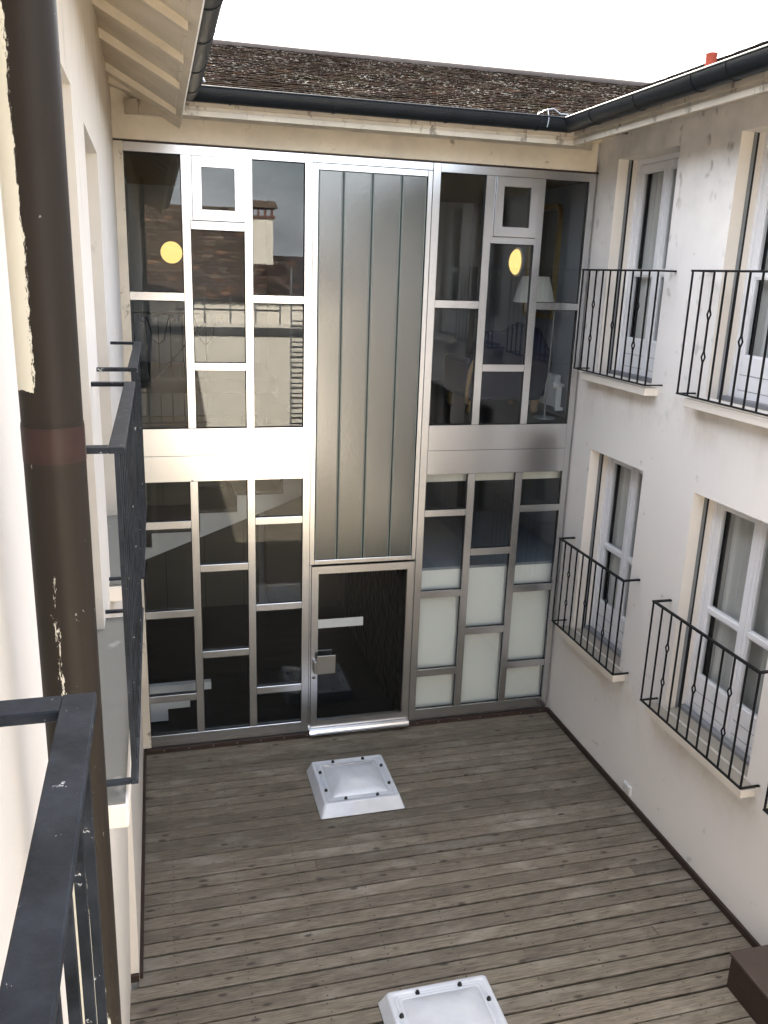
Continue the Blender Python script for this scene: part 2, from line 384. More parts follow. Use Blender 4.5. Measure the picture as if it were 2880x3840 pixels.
def tile_roof(origin, ux, up, width, length, clip=None, tw=.17, expo=.15, seed=1, base=(.060,.042,.034), var=.35, round_=False, light=.06, th=.022):
    """overlapping flat tiles laid row by row on the slope given by origin, unit eave vector ux and unit upslope vector up"""
    rg = random.Random(seed); ux, up = Vector(ux).normalized(), Vector(up).normalized(); nrm = ux.cross(up)
    if nrm.z < 0: nrm = -nrm
    mb = MB(); rows = int(length/expo)+1
    for r_ in range(rows):
        sag = rg.uniform(-.006, .006)
        off = (r_ % 2)*tw/2
        for k in range(int(width/tw)+2):
            a0 = k*tw-off
            if a0 < -.1 or a0 > width: continue
            b0 = r_*expo + sag + rg.uniform(-.008, .008)
            cpt = Vector(origin)+ux*(a0+tw/2)+up*(b0+expo/2)
            if clip and not clip(cpt): continue
            v = 1+rg.uniform(-var, var)
            col = tuple(c*v*(1+rg.uniform(-.08, .08)) for c in base)
            q = rg.random()
            if q < light: col = (base[0]*1.9*v, base[1]*1.5*v, base[2]*1.2*v)
            elif q < light+.05: col = tuple(c*2.0 for c in base)
            w2 = tw/2-.002; tilt = rg.uniform(-.004, .004); lift = th+rg.uniform(-.003, .005)
            P = lambda a, b, h: Vector(origin)+ux*(a0+tw/2+a)+up*(b0+b)+nrm*h
            if round_:
                top = [P(-w2, expo*1.35, .004), P(-w2, .05, lift-.004), P(-w2*.6, .012, lift), P(0, -.012, lift), P(w2*.6, .012, lift), P(w2, .05, lift-.004), P(w2, expo*1.35, .004)]
            else:
                top = [P(-w2, expo*1.35, .004), P(-w2, 0, lift+tilt), P(w2, rg.uniform(-.004, .004), lift-tilt), P(w2, expo*1.35, .004)]
            n = len(top); V = top+[p-nrm*th*.75 for p in top]
            F = [tuple(range(n-1, -1, -1))]+[(i, i+1, n+i+1, n+i) for i in range(n-1)]
            mb.mesh(V, F, 0, col)
    return mb
def slab(mb, pts, th=.1, mi=0):
    n = len(pts); nrm = (Vector(pts[1])-Vector(pts[0])).cross(Vector(pts[2])-Vector(pts[0])).normalized()
    if nrm.z > 0: nrm = -nrm
    V = [Vector(p) for p in pts]+[Vector(p)+nrm*th for p in pts]
    mb.mesh(V, [tuple(range(n)), tuple(range(2*n-1, n-1, -1))]+[(i, (i+1) % n, n+(i+1) % n, n+i) for i in range(n)], mi)

# ------------------------------------------------------------------ the glazed building at the far end
GB = thing('glazed_building', 'stair hall with a tall front of aluminium framed glass under a dark tiled roof', 'building', (2.2, 9.0, 0))
FY = 9.0
fr = MB()
def fbox(x0, x1, z0, z1, y0=FY, y1=FY+.075, b=.003, mi=0): fr.box(x0, x1, y0, y1, z0, z1, mi, b)
fbox(-.335, -.245, .045, 6.575, mi=1)          # painted left jamb
fbox(4.677, 4.752, .045, 6.575)
for a, b_ in ((-.245, 1.51), (2.953, 4.677)):
    fbox(a, b_, .045, .19, FY+.003); fbox(a, b_, 6.488, 6.575, FY+.003)
fbox(1.51, 1.593, .045, 6.575); fbox(2.868, 2.953, .045, 6.575)
fbox(1.595, 2.866, 6.50, 6.575, FY+.003)
CL = [(-.245, .285), (.368, .897), (.980, 1.51)]; CR = [(2.953, 3.467), (3.556, 4.072), (4.157, 4.677)]
for cs in (CL, CR):
    for z0, z1 in ((.19, 3.22), (3.80, 6.488)):
        for i in (0, 1): fbox(cs[i][1], cs[i+1][0], z0, z1, FY+.001)
# transoms and panes, column by column
TR = {(0,0): [(.610,.697),(1.655,1.740),(2.695,2.780)], (0,1): [(1.128,1.212),(2.178,2.260)], (0,2): [(.610,.698),(1.665,1.746),(2.703,2.784)],
      (1,0): [(.640,.735),(1.685,1.772),(2.710,2.791)], (1,1): [(1.158,1.250),(2.200,2.287)], (1,2): [(.645,.733),(1.684,1.775),(2.722,2.808)]}
TU = {(0,0): [(5.105,5.188)], (0,1): [(4.408,4.488),(5.803,5.886)], (0,2): [(5.105,5.186)], (1,0): [(5.100,5.184)], (1,1): [(4.408,4.490),(5.798,5.868)], (1,2): [(5.108,5.186)]}
panes = []
for si, cs in enumerate((CL, CR)):
    for ci, (xa, xb) in enumerate(cs):
        for lo, hi, tt in ((.19, 3.22, TR), (3.80, 6.488, TU)):
            z = lo
            for z0, z1 in tt[(si, ci)]:
                fbox(xa, xb, z0, z1, FY+.004)
                panes.append((xa, xb, z, z0)); z = z1
            if not (hi > 6 and ci == 1): panes.append((xa, xb, z, hi))
# frame of the channel glass and of the door opening
fbox(1.595, 1.65, 2.19, 6.497, FY+.006); fbox(2.815, 2.866, 2.19, 6.497, FY+.006); fbox(1.65, 2.815, 6.435, 6.497, FY+.009); fbox(1.65, 2.815, 2.19, 2.241, FY+.009)
fbox(1.595, 1.617, .045, 2.185, FY+.006); fbox(2.857, 2.866, .045, 2.185, FY+.006)
F_OBJ = fr.build('frame', [M['alu'], M['cream_old']], GB)
for x0, x1, z0, z1 in panes:
    p_ = MB(); p_.box(x0+.001, x1-.001, FY+.036, FY+.042, z0+.001, z1-.001); po = p_.build('glass_pane', M['glass'], GB)
    gk = MB(); t_ = .006                         # black bead round the pane, set back in the frame
    for bx in ((x0, x0+t_, z0, z1), (x1-t_, x1, z0, z1), (x0+t_, x1-t_, z0, z0+t_), (x0+t_, x1-t_, z1-t_, z1)): gk.box(bx[0], bx[1], FY+.03, FY+.05, bx[2], bx[3])
    gk.build('glazing_bead', M['dark_gap'], po)
for xa, xb in ((-.245, 1.51), (2.953, 4.677)):
    p_ = MB(); p_.box(xa+.001, xb-.001, FY-.004, FY+.06, 3.222, 3.502, b=.002); p_.box(xa+.001, xb-.001, FY-.004, FY+.06, 3.505, 3.798, b=.002)
    if xa < 0: p_.lathe((.31, FY-.004, 3.235), [(.0001, -.006), (.008, -.004), (.012, 0)], 12, 'Y')
    p_.build('spandrel_panel', M['alu'], GB)
for xa, xb in ((.368, .897), (3.556, 4.072)):   # two small opening lights at the top
    z0, z1 = 5.888, 6.486
    if xa > 2: z0 = 5.870
    w = MB(); o0, o1, q0, q1 = xa+.024, xb-.005, z0+.004, z1-.004; f_ = .088
    i0, i1, j0, j1 = o0+f_, o1-f_, q0+f_+.012, q1-f_-.006
    for poly in ([(o0,q0),(o1,q0),(i1,j0),(i0,j0)], [(o1,q0),(o1,q1),(i1,j1),(i1,j0)], [(o1,q1),(o0,q1),(i0,j1),(i1,j1)], [(o0,q1),(o0,q0),(i0,j0),(i0,j1)]):
        cx = sum(p[0] for p in poly)/4; cz = sum(p[1] for p in poly)/4
        w.prism([(cx+(p[0]-cx)*.997, cz+(p[1]-cz)*.997) for p in poly], 'Y', FY-.022, FY+.05)
    w.box(xa, o0-.004, FY+.004, FY+.07, z0, z1)
    k = w.build('casement', M['alu'], GB)
    p_ = MB(); p_.box(i0, i1, FY+.012, FY+.018, j0, j1); p_.build('glass_pane', M['glass'], k)
    w = MB(); w.box(o0-.004, o1+.004, FY-.004, FY+.03, q0-.004, q1+.004); w.build('seal', M['dark_gap'], k) if False else None
# channel glass: five upright troughs of cast glass with dark joints
def cast_glass():
    m, t, p = mat('cast_channel_glass'); v = wpos(t)
    lk(t, mixc(t, noise(t, wpos(t, (1, 1, .4)), 1.2, 3), (.027,.035,.030), (.048,.056,.048)), p.inputs['Base Color'])
    p.inputs['Roughness'].default_value = .19; p.inputs['IOR'].default_value = 2.1
    bump(t, p, noise(t, v, 28, 3), .10, .004); return m
M['cast'] = cast_glass()
M['flange'] = simple('pale_glass_edge', (.16,.19,.17), .25)
M['cast_edge'] = simple('green_glass_edge', (.020,.035,.033), .25)
js = [1.65, 1.914, 2.221, 2.537, 2.815]
for a, b_ in zip(js[:-1], js[1:]):
    c_ = MB(); c_.box(a+.009, b_-.009, FY+.024, FY+.07, 2.242, 6.434, b=.006); c_.build('channel_glass', M['cast'], GB)
for x in js[:-1]:
    for a, b_ in ((x+.0095, x+.020), (js[js.index(x)+1]-.020, js[js.index(x)+1]-.0095)):
        q = MB(); q.box(a, b_, FY+.019, FY+.0235, 2.243, 6.433); q.build('glass_flange', M['flange'], GB)
e = MB()
for x in js[1:-1]:
    e.box(x-.007, x-.002, FY+.018, FY+.06, 2.242, 6.434); e.box(x+.002, x+.007, FY+.018, FY+.06, 2.242, 6.434); e.box(x-.002, x+.002, FY+.03, FY+.06, 2.242, 6.434)
e.build('glass_joint', M['cast_edge'], GB)
# the door
D = MB(); o0, o1, q0, q1 = 1.62, 2.853, .094, 2.172; i0, i1, j0, j1 = 1.699, 2.768, .186, 2.082
for poly in ([(o0,q0),(o1,q0),(i1,j0),(i0,j0)], [(o1,q0),(o1,q1),(i1,j1),(i1,j0)], [(o1,q1),(o0,q1),(i0,j1),(i1,j1)], [(o0,q1),(o0,q0),(i0,j0),(i0,j1)]):
    cx = sum(p[0] for p in poly)/4; cz = sum(p[1] for p in poly)/4
    D.prism([(cx+(p[0]-cx)*.999, cz+(p[1]-cz)*.999) for p in poly], 'Y', FY-.012, FY+.05)
DO = D.build('door', M['alu'], GB)
p_ = MB(); p_.box(i0, i1, FY+.012, FY+.018, j0, j1); p_.build('glass_pane', M['glass'], DO)
p_ = MB(); p_.box(1.706, 2.252, FY+.022, FY+.026, 1.388, 1.498); p_.build('blank_white_strip', M['white'], DO)
h = MB(); h.box(1.676, 1.902, FY-.085, FY-.073, .843, 1.077, b=.003); h.box(1.645, 1.690, FY-.078, FY-.012, .85, 1.00, b=.004); h.build('handle', M['alu_dull'], DO)
h = MB(); h.box(1.69, 1.89, FY+.07, FY+.082, .86, 1.08, b=.003); h.box(1.66, 1.70, FY+.05, FY+.075, .9, 1.0); h.build('handle', M['alu_dull'], DO)
h = MB(); h.lathe((1.657, FY-.012, .773), [(.0001, -.008), (.020, -.008), (.023, 0)], 18, 'Y'); h.lathe((1.657, FY-.0125, .773), [(.0001, -.010), (.007, -.010), (.007, 0)], 12, 'Y', 1); h.build('lock', [M['alu_dull'], M['black_plastic']], DO)
p_ = MB(); p_.prism([(8.905, .030), (8.905, .052), (8.925, .058), (8.935, .082), (9.0, .090), (9.0, .030)], 'X', 1.600, 2.853); p_.build('door_sill', M['alu'], GB)
# cream boards above the glass, soffit and cornice, gutter side
b_ = MB(); b_.box(-.335, 4.735, FY-.015, FY+.05, 6.592, 6.886, b=.004); b_.build('cream_fascia_board', M['cream'], GB)
b_ = MB(); b_.box(-.335, 4.775, FY+.003, FY+.1, 6.576, 6.591); b_.build('dark_joint', M['brown_trim'], GB)
b_ = MB(); b_.box(.22, 4.775, FY-.006, FY+.12, 6.889, 7.12); b_.prism([(-.8, 6.889), (.22, 6.889), (.22, 6.99), (-.8, 7.46)], 'Y', FY-.006, FY+.12); b_.build('cream_upper_board', M['cream'], GB)
CORN = [(-.45, 6.80), (0, 6.765), (.0, 6.812), (-.012, 6.816), (-.012, 6.845), (.012, 6.848), (.012, 6.895), (-.03, 6.93), (-.45, 6.93)]
c_ = MB(); eave_run(c_, CORN, 'M'); c_.build('cornice', M['cream_old'], GB)
s_ = math.atan2(1.16, 3.5); up = (0, math.cos(s_), math.sin(s_))
rt = tile_roof((-2.2, 8.43, 6.975), (1,0,0), up, 11, 3.72, clip=lambda c: not (c.x > 4.19 and c.z < 6.99+(c.x-4.19)*.42-.12) and (c.x > .24 or c.z > 6.92+(.34-c.x)*.5), seed=2, base=(.023,.0170,.0132), light=.006, var=.2, tw=.165, expo=.125, th=.014)
rt.build('tiled_roof', M['tile'], GB)
s2 = MB(); slab(s2, [(.28, 8.45, 6.965), (9.0, 8.45, 6.965), (9.0, 12.0, 8.13), (-1.98, 12.0, 8.13)], .06); slab(s2, [(-2.2, 12.0, 8.13), (9.0, 12.0, 8.13), (9.0, 15.5, 6.95), (-2.2, 15.5, 6.95)], .06)
s2.build('roof_boarding', M['interior_dark'], GB)
r_ = MB(); r_.tube([(-2.2, 12.0, 8.155), (2, 12.0, 8.145), (6, 12.0, 8.16), (8.8, 12.0, 8.16)], .07, 10); r_.build('roof_ridge', simple('ridge_tiles', (.075,.058,.048), .85, 0, .3, 8), GB)
# rooms behind the glass
ro = MB(); X0, X1, YB = -.325, 4.97, 13.4
ro.box(X0-.1, X0, 9.08, YB, -.1, 6.56); ro.box(X1, X1+.1, 9.08, YB, -.1, 6.56); ro.box(X0, X1, YB, YB+.1, -.1, 6.56)
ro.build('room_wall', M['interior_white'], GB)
DC = simple('dark_ceiling', (.12,.10,.085), .7)
for bx, mm, nm in (((X0, X1, 9.06, YB, -.14, -.03), M['floor_dark'], 'room_floor'), ((1.56, X1, 9.06, YB, 3.30, 3.752), M['floor_dark'], 'room_floor'), ((X0, 1.56, 9.08, 9.3, 3.25, 3.78), M['floor_dark'], 'floor_edge'), ((X0, 1.56, 11.2, YB, 3.86, 4.03), M['floor_dark'], 'stair_landing'), ((X0, X1, 9.08, YB, 6.56, 6.66), DC, 'room_ceiling')):
    ro = MB(); ro.box(*bx); ro.build(nm, mm, GB)
ro = MB(); ro.box(1.52, 1.58, 9.08, 12.2, 3.78, 6.56); ro.box(2.875, 2.945, 9.08, YB, -.03, 3.30); ro.box(2.875, 2.945, 9.08, 10.6, 3.752, 6.56)
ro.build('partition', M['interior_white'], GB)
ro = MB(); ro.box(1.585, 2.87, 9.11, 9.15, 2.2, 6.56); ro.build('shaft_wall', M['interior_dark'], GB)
def pebble():
    m, t, p = mat('dark_pebble_wall'); vo = nd(t, 'TexVoronoi', Scale=7.5); lk(t, wpos(t), vo.inputs['Vector'])
    lk(t, ramp(t, vo.outputs['Distance'], [(.05, .016), (.55, .004)]), p.inputs['Base Color']); p.inputs['Roughness'].default_value = .4; bump(t, p, vo.outputs['Distance'], .8, .03); return m
ro = MB(); ro.box(2.80, 2.873, 9.3, 12.5, -.03, 3.29); ro.build('stone_wall', pebble(), GB)
ro = MB(); ro.box(2.96, X1-.01, 9.14, 9.20, 3.10, 3.29); ro.build('lintel', simple('pale_lintel', (.75,.72,.66), .5), GB)
ro = MB(); ro.box(1.6, 2.8, 13.0, 13.39, -.03, 3.2); ro.build('partition', simple('lobby_wall', (.08,.075,.07), .5), GB)
ro = MB(); ro.box(X0+.02, 1.5, 13.30, 13.39, 0, 3.2)
for x in (.0, .62, 1.25): ro.box(x-.004, x+.004, 13.29, 13.31, 0, 3.2, 1)
ro.build('panelling', [simple('grey_green_panelling', (.075,.075,.065), .5), M['dark_gap']], GB)
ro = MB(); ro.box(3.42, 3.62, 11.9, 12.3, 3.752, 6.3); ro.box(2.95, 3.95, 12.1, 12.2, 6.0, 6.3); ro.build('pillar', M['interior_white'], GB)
ro = MB(); ro.box(3.64, 4.3, 13.36, 13.395, 3.76, 5.9); ro.box(2.99, 3.42, 13.3, 13.395, 0.0, 3.1); ro.build('dark_doorway', simple('doorway_dark', (.035,.03,.03), .6), GB)
# ------------------------------------------------------------------ rendered building on the right
RB = thing('plaster_building', 'pale rendered building with two floors of white french windows behind iron railings', 'building', (4.78, 5, 0))
RX_, DEP = 4.78, .30
UP, LO = (4.47, 6.685), (1.365, 3.58)
WINS = [(7.49, 8.60, UP), (5.33, 6.60, UP), (7.45, 8.565, LO), (5.31, 6.57, LO), (3.42, 4.68, UP), (3.40, 4.66, LO)]
def wall_cells(mb, ys, zs, holes, fx, mi=0):
    for a, b_ in zip(ys[:-1], ys[1:]):
        for c, d_ in zip(zs[:-1], zs[1:]):
            my, mz = (a+b_)/2, (c+d_)/2
            if any(h[0] < my < h[1] and h[2][0] < mz < h[2][1] for h in holes): continue
            mb.face([(fx(a, c), a, c), (fx(b_, c), b_, c), (fx(b_, d_), b_, d_), (fx(a, d_), a, d_)], mi)
def cuts(vals): return sorted(set(round(v, 4) for v in vals))
w = MB()
wall_cells(w, cuts([-4, 9.07]+[v for h in WINS for v in h[:2]]), cuts([-3.2, 7.0]+[v for h in WINS for v in h[2]]), WINS, lambda y, z: RX_)
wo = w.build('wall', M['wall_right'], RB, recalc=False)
for y0, y1, (z0, z1) in WINS:
    w = MB()
    for yy, s_ in ((y1, -1), (y0, 1)):
        w.face([(RX_, yy, z0-.03), (RX_+.12, yy, z0-.03), (RX_+.12, yy, z1), (RX_, yy, z1)])
        w.box(RX_+.12, RX_+.15, min(yy, yy+s_*.006), max(yy, yy+s_*.006), z0-.03, z1, 1)     # shutter guide
        w.box(RX_+.15, RX_+.175, min(yy, yy-s_*.02), max(yy, yy-s_*.02), z0-.03, z1, 2)
        w.face([(RX_+.15, yy, z0-.03), (RX_+.15, yy-s_*.02, z0-.03), (RX_+.15, yy-s_*.02, z1), (RX_+.15, yy, z1)], 2)
        w.face([(RX_+.175, yy, z0-.03), (RX_+DEP, yy, z0-.03), (RX_+DEP, yy, z1), (RX_+.175, yy, z1)])
    w.face([(RX_, y0, z1), (RX_, y1, z1), (RX_+DEP, y1, z1), (RX_+DEP, y0, z1)])
    w.build('window_reveal', [M['reveal'], M['zinc'], M['dark_gap']], RB, recalc=False)
w = MB()
for z in (-3.2, 1.2, 4.3, 7.0): w.face([(RX_+.32, -4, z), (9.4, -4, z), (9.4, 9.06, z), (RX_+.32, 9.06, z)])
for y in (-3.99, 5.0, 7.05, 9.055): w.face([(RX_+.01 if y < 0 or y > 9 else RX_+.35, y, -3.2), (9.4, y, -3.2), (9.4, y, 7.0), (RX_+.01 if y < 0 or y > 9 else RX_+.35, y, 7.0)])
w.face([(9.4, -4, -3.2), (9.4, 9.06, -3.2), (9.4, 9.06, 7.0), (9.4, -4, 7.0)])
for yr in ((-4, 3.3), (4.8, 5.2), (6.75, 7.35), (8.75, 9.06)): w.face([(RX_+.31, yr[0], -3.2), (RX_+.31, yr[1], -3.2), (RX_+.31, yr[1], 7), (RX_+.31, yr[0], 7)])
w.build('room_wall', simple('room_grey', (.17,.165,.155), .8), RB, recalc=False)
FM = M['white']
def french_window(y0, y1, z0, z1):
    xf = RX_+.245; ym = (y0+y1)/2; f = MB()
    def fb(ya, yb, za, zb, x=xf, d=.06, b=.004): f.box(x, x+d, ya, yb, za, zb, 0, b)
    zb = z0-.03; zt = z1+.02
    fb(y0-.01, y0+.035, zb, zt, xf-.012, .08); fb(y1-.035, y1+.01, zb, zt, xf-.012, .08); fb(y0+.035, y1-.035, zt-.07, zt, xf-.012, .08)
    panes_ = []
    for ya, yb, inner in ((y0+.037, ym-.002, 1), (ym+.002, y1-.037, -1)):
        st = .062
        fb(ya, ya+st, zb+.004, zt-.072); fb(yb-st, yb, zb+.004, zt-.072)
        zr = [(zb+.004, z0+.375), (z0+1.045, z0+1.095), (zt-.15, zt-.072)]
        for za, zb2 in zr: fb(ya+st, yb-st, za, zb2, xf+.003)
        for za in (zr[0][0]+.10, zr[0][0]+.235): f.box(xf+.001, xf+.004, ya+st*.55, yb-st*.55, za, za+.005, 1)
        panes_ += [(ya+st, yb-st, zr[0][1], zr[1][0]), (ya+st, yb-st, zr[1][1], zr[2][0])]
        for a, b2, c, d_ in panes_[-2:]:         # glazing mouldings
            for q in ((a, a+.014, c, d_), (b2-.014, b2, c, d_), (a+.014, b2-.014, c, c+.014), (a+.014, b2-.014, d_-.014, d_)): f.box(xf+.014, xf+.05, *q)
    f.box(xf-.012, xf+.003, ym-.022, ym+.022, zb+.01, zt-.075, 0, .004)      # cover strip where the leaves meet
    o = f.build('french_window', [FM, M['zinc']], RB, loc=(xf, ym, z0))
    for a, b2, c, d_ in panes_:
        p_ = MB(); p_.box(xf+.028, xf+.033, a+.002, b2-.002, c+.002, d_-.002); p_.build('glass_pane', M['glass_small'], o)
    t_ = MB(); t_.box(xf-.085, xf-.014, y0+.002, y1-.002, z0-.03, z0+.012, b=.004); t_.build('threshold', M['threshold'], RB)
    return o
for y0, y1, (z0, z1) in WINS: french_window(y0, y1, z0, z1)
for y0, y1, (z0, z1) in WINS:
    e0, e1 = y0-.13, y1+.11
    s_ = MB()
    s_.box(4.632, RX_+.002, e0, e1, z0-.105, z0-.030, b=.006); s_.box(RX_, RX_+DEP, y0+.001, y1-.001, z0-.1, z0-.028, 1)
    s_.box(4.640, RX_-.002, e0+.006, e1-.006, z0-.0305, z0-.0265, 1)
    s_.build('window_sill', [M['reveal'], M['sill_stone']], RB)
def curtain_mat():
    m, t, p = mat('net_curtain'); p.inputs['Base Color'].default_value = (.66,.655,.63,1); p.inputs['Roughness'].default_value = .9
    tr = nd(t, 'BsdfTransparent'); mx = nd(t, 'MixShader'); mx.inputs[0].default_value = .90
    lk(t, tr.outputs[0], mx.inputs[1]); lk(t, p.outputs[0], mx.inputs[2]); lk(t, mx.outputs[0], t.nodes['Material Output'].inputs[0]); return m
M['curtain'] = curtain_mat()
where = ['upper window beside the glass front', 'upper window cut by the photo edge', 'lower window beside the glass front', 'lower window farther from the glass front', 'upper window beyond the picture', 'lower window beyond the picture']
for i, (y0, y1, (z0, z1)) in enumerate(WINS[:4]):
    rg = random.Random(i+11); c_ = MB(); n = 60; V = []; F = []
    ph = [rg.uniform(0, 6.28) for _ in range(4)]
    for k in range(n+1):
        u = k/n; yy = y0+.03+u*(y1-y0-.06)
        for j in range(5):
            v_ = j/4
            xx = RX_+.40 + .034*math.sin(u*40+ph[0]+.4*v_) + .028*math.sin(u*23+ph[1]) + .012*math.sin(u*83+ph[2]+v_)
            V.append((xx, yy, z0+.02+v_*(z1-z0)))
    for k in range(n):
        for j in range(4): F.append((k*5+j, (k+1)*5+j, (k+1)*5+j+1, k*5+j+1))
    n0 = len(V); V += [(x+.003, y_, z_) for x, y_, z_ in V]; F += [tuple(n0+i_ for i_ in reversed(f_)) for f_ in F]
    c_.mesh(V, F, 0, None, True)
    o = c_.build('net_curtain', M['curtain'], recalc=False)
    tag(o, 'white net curtain hanging inside the '+['upper french window beside the glass front', 'upper french window cut off by the picture edge', 'lower french window beside the glass front', 'lower french window nearest the wooden box'][i], 'curtain', 'net curtains behind the french windows')
CORN2 = [(-.60, 6.93), (-.06, 6.80), (0, 6.765), (0, 6.812), (-.012, 6.816), (-.012, 6.845), (.012, 6.848), (.012, 6.895), (-.03, 6.95), (-.60, 6.99)]
c_ = MB(); eave_run(c_, CORN2, 'R'); c_.build('cornice', M['cream_old'], RB)
s_ = math.atan(.42); up = (math.cos(s_), 0, math.sin(s_))
rt = tile_roof((4.12, -4.0, 6.975), (0,1,0), up, 16.0, 3.1, clip=lambda c: c.y < 8.45+max(0, (c.z-6.99))/.331+.12, seed=5, base=(.019,.014,.0115), light=.02, var=.28, tw=.165, expo=.125, th=.014)
rt.build('tiled_roof', M['tile'], RB)
s2 = MB(); slab(s2, [(4.14, -4, 6.965), (4.14, 8.5, 6.965), (7.0, 12.1, 8.165), (7.0, -4, 8.165)], .05); slab(s2, [(7.0, -4, 8.165), (7.0, 12.1, 8.165), (10, 12.1, 6.9), (10, -4, 6.9)], .05)
s2.build('roof_boarding', M['interior_dark'], RB)
v_ = MB(); v_.lathe((5.5, 8.25, 7.50), [(.055, -.1), (.055, .165), (.060, .168), (.060, .180), (.045, .182)], 16); v_.build('vent_pipe', M['red_clay'], RB)

# ------------------------------------------------------------------ rendered building on the left, which carries the camera's window
LB = thing('plaster_building', 'cream rendered building close on the left with open rafters under its eaves', 'building', (-.3, 4, 0))
def lx_far(y, z): 
    k = max(0, min(1, (9-y)/3.32)); hi = -.335+.034*k; lo = -.335+.006*k; s = max(0, min(1, z/4.5)); return lo+(hi-lo)*s
def lx(y, z):
    if z < 3.5: return -.395+.105*max(0, z)/3.5
    return -.290-.010*max(-1.2, min(1, (y-4.6)/1.0))
LW = [(4.42, 5.60, (3.85, 6.07)), (2.58, 3.72, (3.85, 6.10)), (.0, 1.02, (3.85, 6.1))]
w = MB(); zz = [-3.2, 0, .05, 1, 2, 3, 3.5, 4.5, 5.5, 7.15]
wall_cells(w, [5.68, 6.5, 7.3, 8.2, 9.08], zz, [], lx_far)
for a, b_ in zip(zz[:-1], zz[1:]): w.face([(lx_far(5.68, a), 5.68, a), (lx_far(5.68, b_), 5.68, b_), (lx(5.68, b_), 5.68, b_), (lx(5.68, a), 5.68, a)], 1)
wall_cells(w, cuts([-5.95, -3, -1, 5.68]+[v for h in LW for v in h[:2]]), cuts([-3.2, 0, 1, 2, 3, 3.5, 4.5, 5.5, 7.15]+[v for h in LW for v in h[2]]), LW, lx)
w.face([(-.395, -5.95, -3.2), (-7, -5.95, -3.2), (-7, -5.95, 9), (-.27, -5.95, 7.1)])
w.build('wall', [M['wall_left'], M['reveal']], LB, recalc=False)
for y0, y1, (z0, z1) in LW:
    w = MB()
    for yy in (y0, y1): w.face([(lx(yy, z0), yy, z0), (lx(yy, z0)-.32, yy, z0), (lx(yy, z1)-.32, yy, z1), (lx(yy, z1), yy, z1)])
    w.face([(lx(y0, z1), y0, z1), (lx(y0, z1)-.32, y0, z1), (lx(y1, z1)-.32, y1, z1), (lx(y1, z1), y1, z1)])
    w.face([(lx(y0, z0)-.32, y0, z0), (lx(y1, z0)-.32, y1, z0), (lx(y1, z1)-.32, y1, z1), (lx(y0, z1)-.32, y0, z1)], 1)
    w.build('window_reveal', [M['reveal_left_shaded'], M['white']], LB, recalc=False)
for (y0, y1) in ((4.27, 5.66), (2.36, 3.86), (-.5, 1.08)):
    s_ = MB(); s_.box(-.55, -.142, y0, y1, 3.762, 3.845, 0, .006); s_.box(-.55, -.150, y0+.008, y1-.008, 3.8455, 3.850, 1)
    s_.build('window_sill', [M['reveal'], M['sill_grey']], LB)
# open eaves: boarding, rafters, barge board
def sl(x): return 7.075-.56*(x+.3)            # underside of the boarding
c_ = MB(); slab(c_, [(-.32, -5.9, sl(-.32)), (-.32, 9.0, sl(-.32)), (.30, 9.0, sl(.30)), (.30, -5.9, sl(.30))], .03)
c_.build('eaves_boarding', M['cream'], LB)
for yr in (8.10, 6.98, 6.13, 5.33, 4.55, 3.75, 2.95, 2.1, 1.2, .3, -.7, -1.7, -2.7, -3.7, -4.7):
    r_ = MB(); r_.prism([(-.34, sl(-.34)), (.232, sl(.232)), (.232, sl(.232)-.085), (-.34, sl(-.34)-.10)], 'Y', yr-.045, yr+.045); r_.build('rafter', M['cream'], LB)
r_ = MB(); r_.prism([(-.34, 7.085), (.078, 6.975), (.078, 6.868), (-.34, 7.0)], 'Y', 8.62, 8.75); r_.build('rafter', M['cream'], LB)
c_ = MB(); eave_run(c_, [(-.025, 6.745), (0, 6.74), (0, 6.812), (-.012, 6.816), (-.012, 6.845), (.012, 6.848), (.012, 6.895), (-.025, 6.93)], 'L'); c_.build('fascia_board', M['cream_old'], LB)
s_ = math.atan(.5); up = (-math.cos(s_), 0, math.sin(s_))
tile_roof((.34, -5.9, 6.97), (0,1,0), up, 18.2, 4.2, seed=9, base=(.019,.014,.0115)).build('tiled_roof', M['tile'], LB)
s2 = MB(); slab(s2, [(.32, -5.9, 6.955), (.32, 8.9, 6.955), (-3.6, 12.8, 8.9), (-3.6, -5.9, 8.9)], .05); slab(s2, [(-3.6, -5.9, 8.9), (-3.6, 12.8, 8.9), (-7.5, 12.8, 7.0), (-7.5, -5.9, 7.0)], .05)
s2.build('roof_boarding', M['interior_dark'], LB)

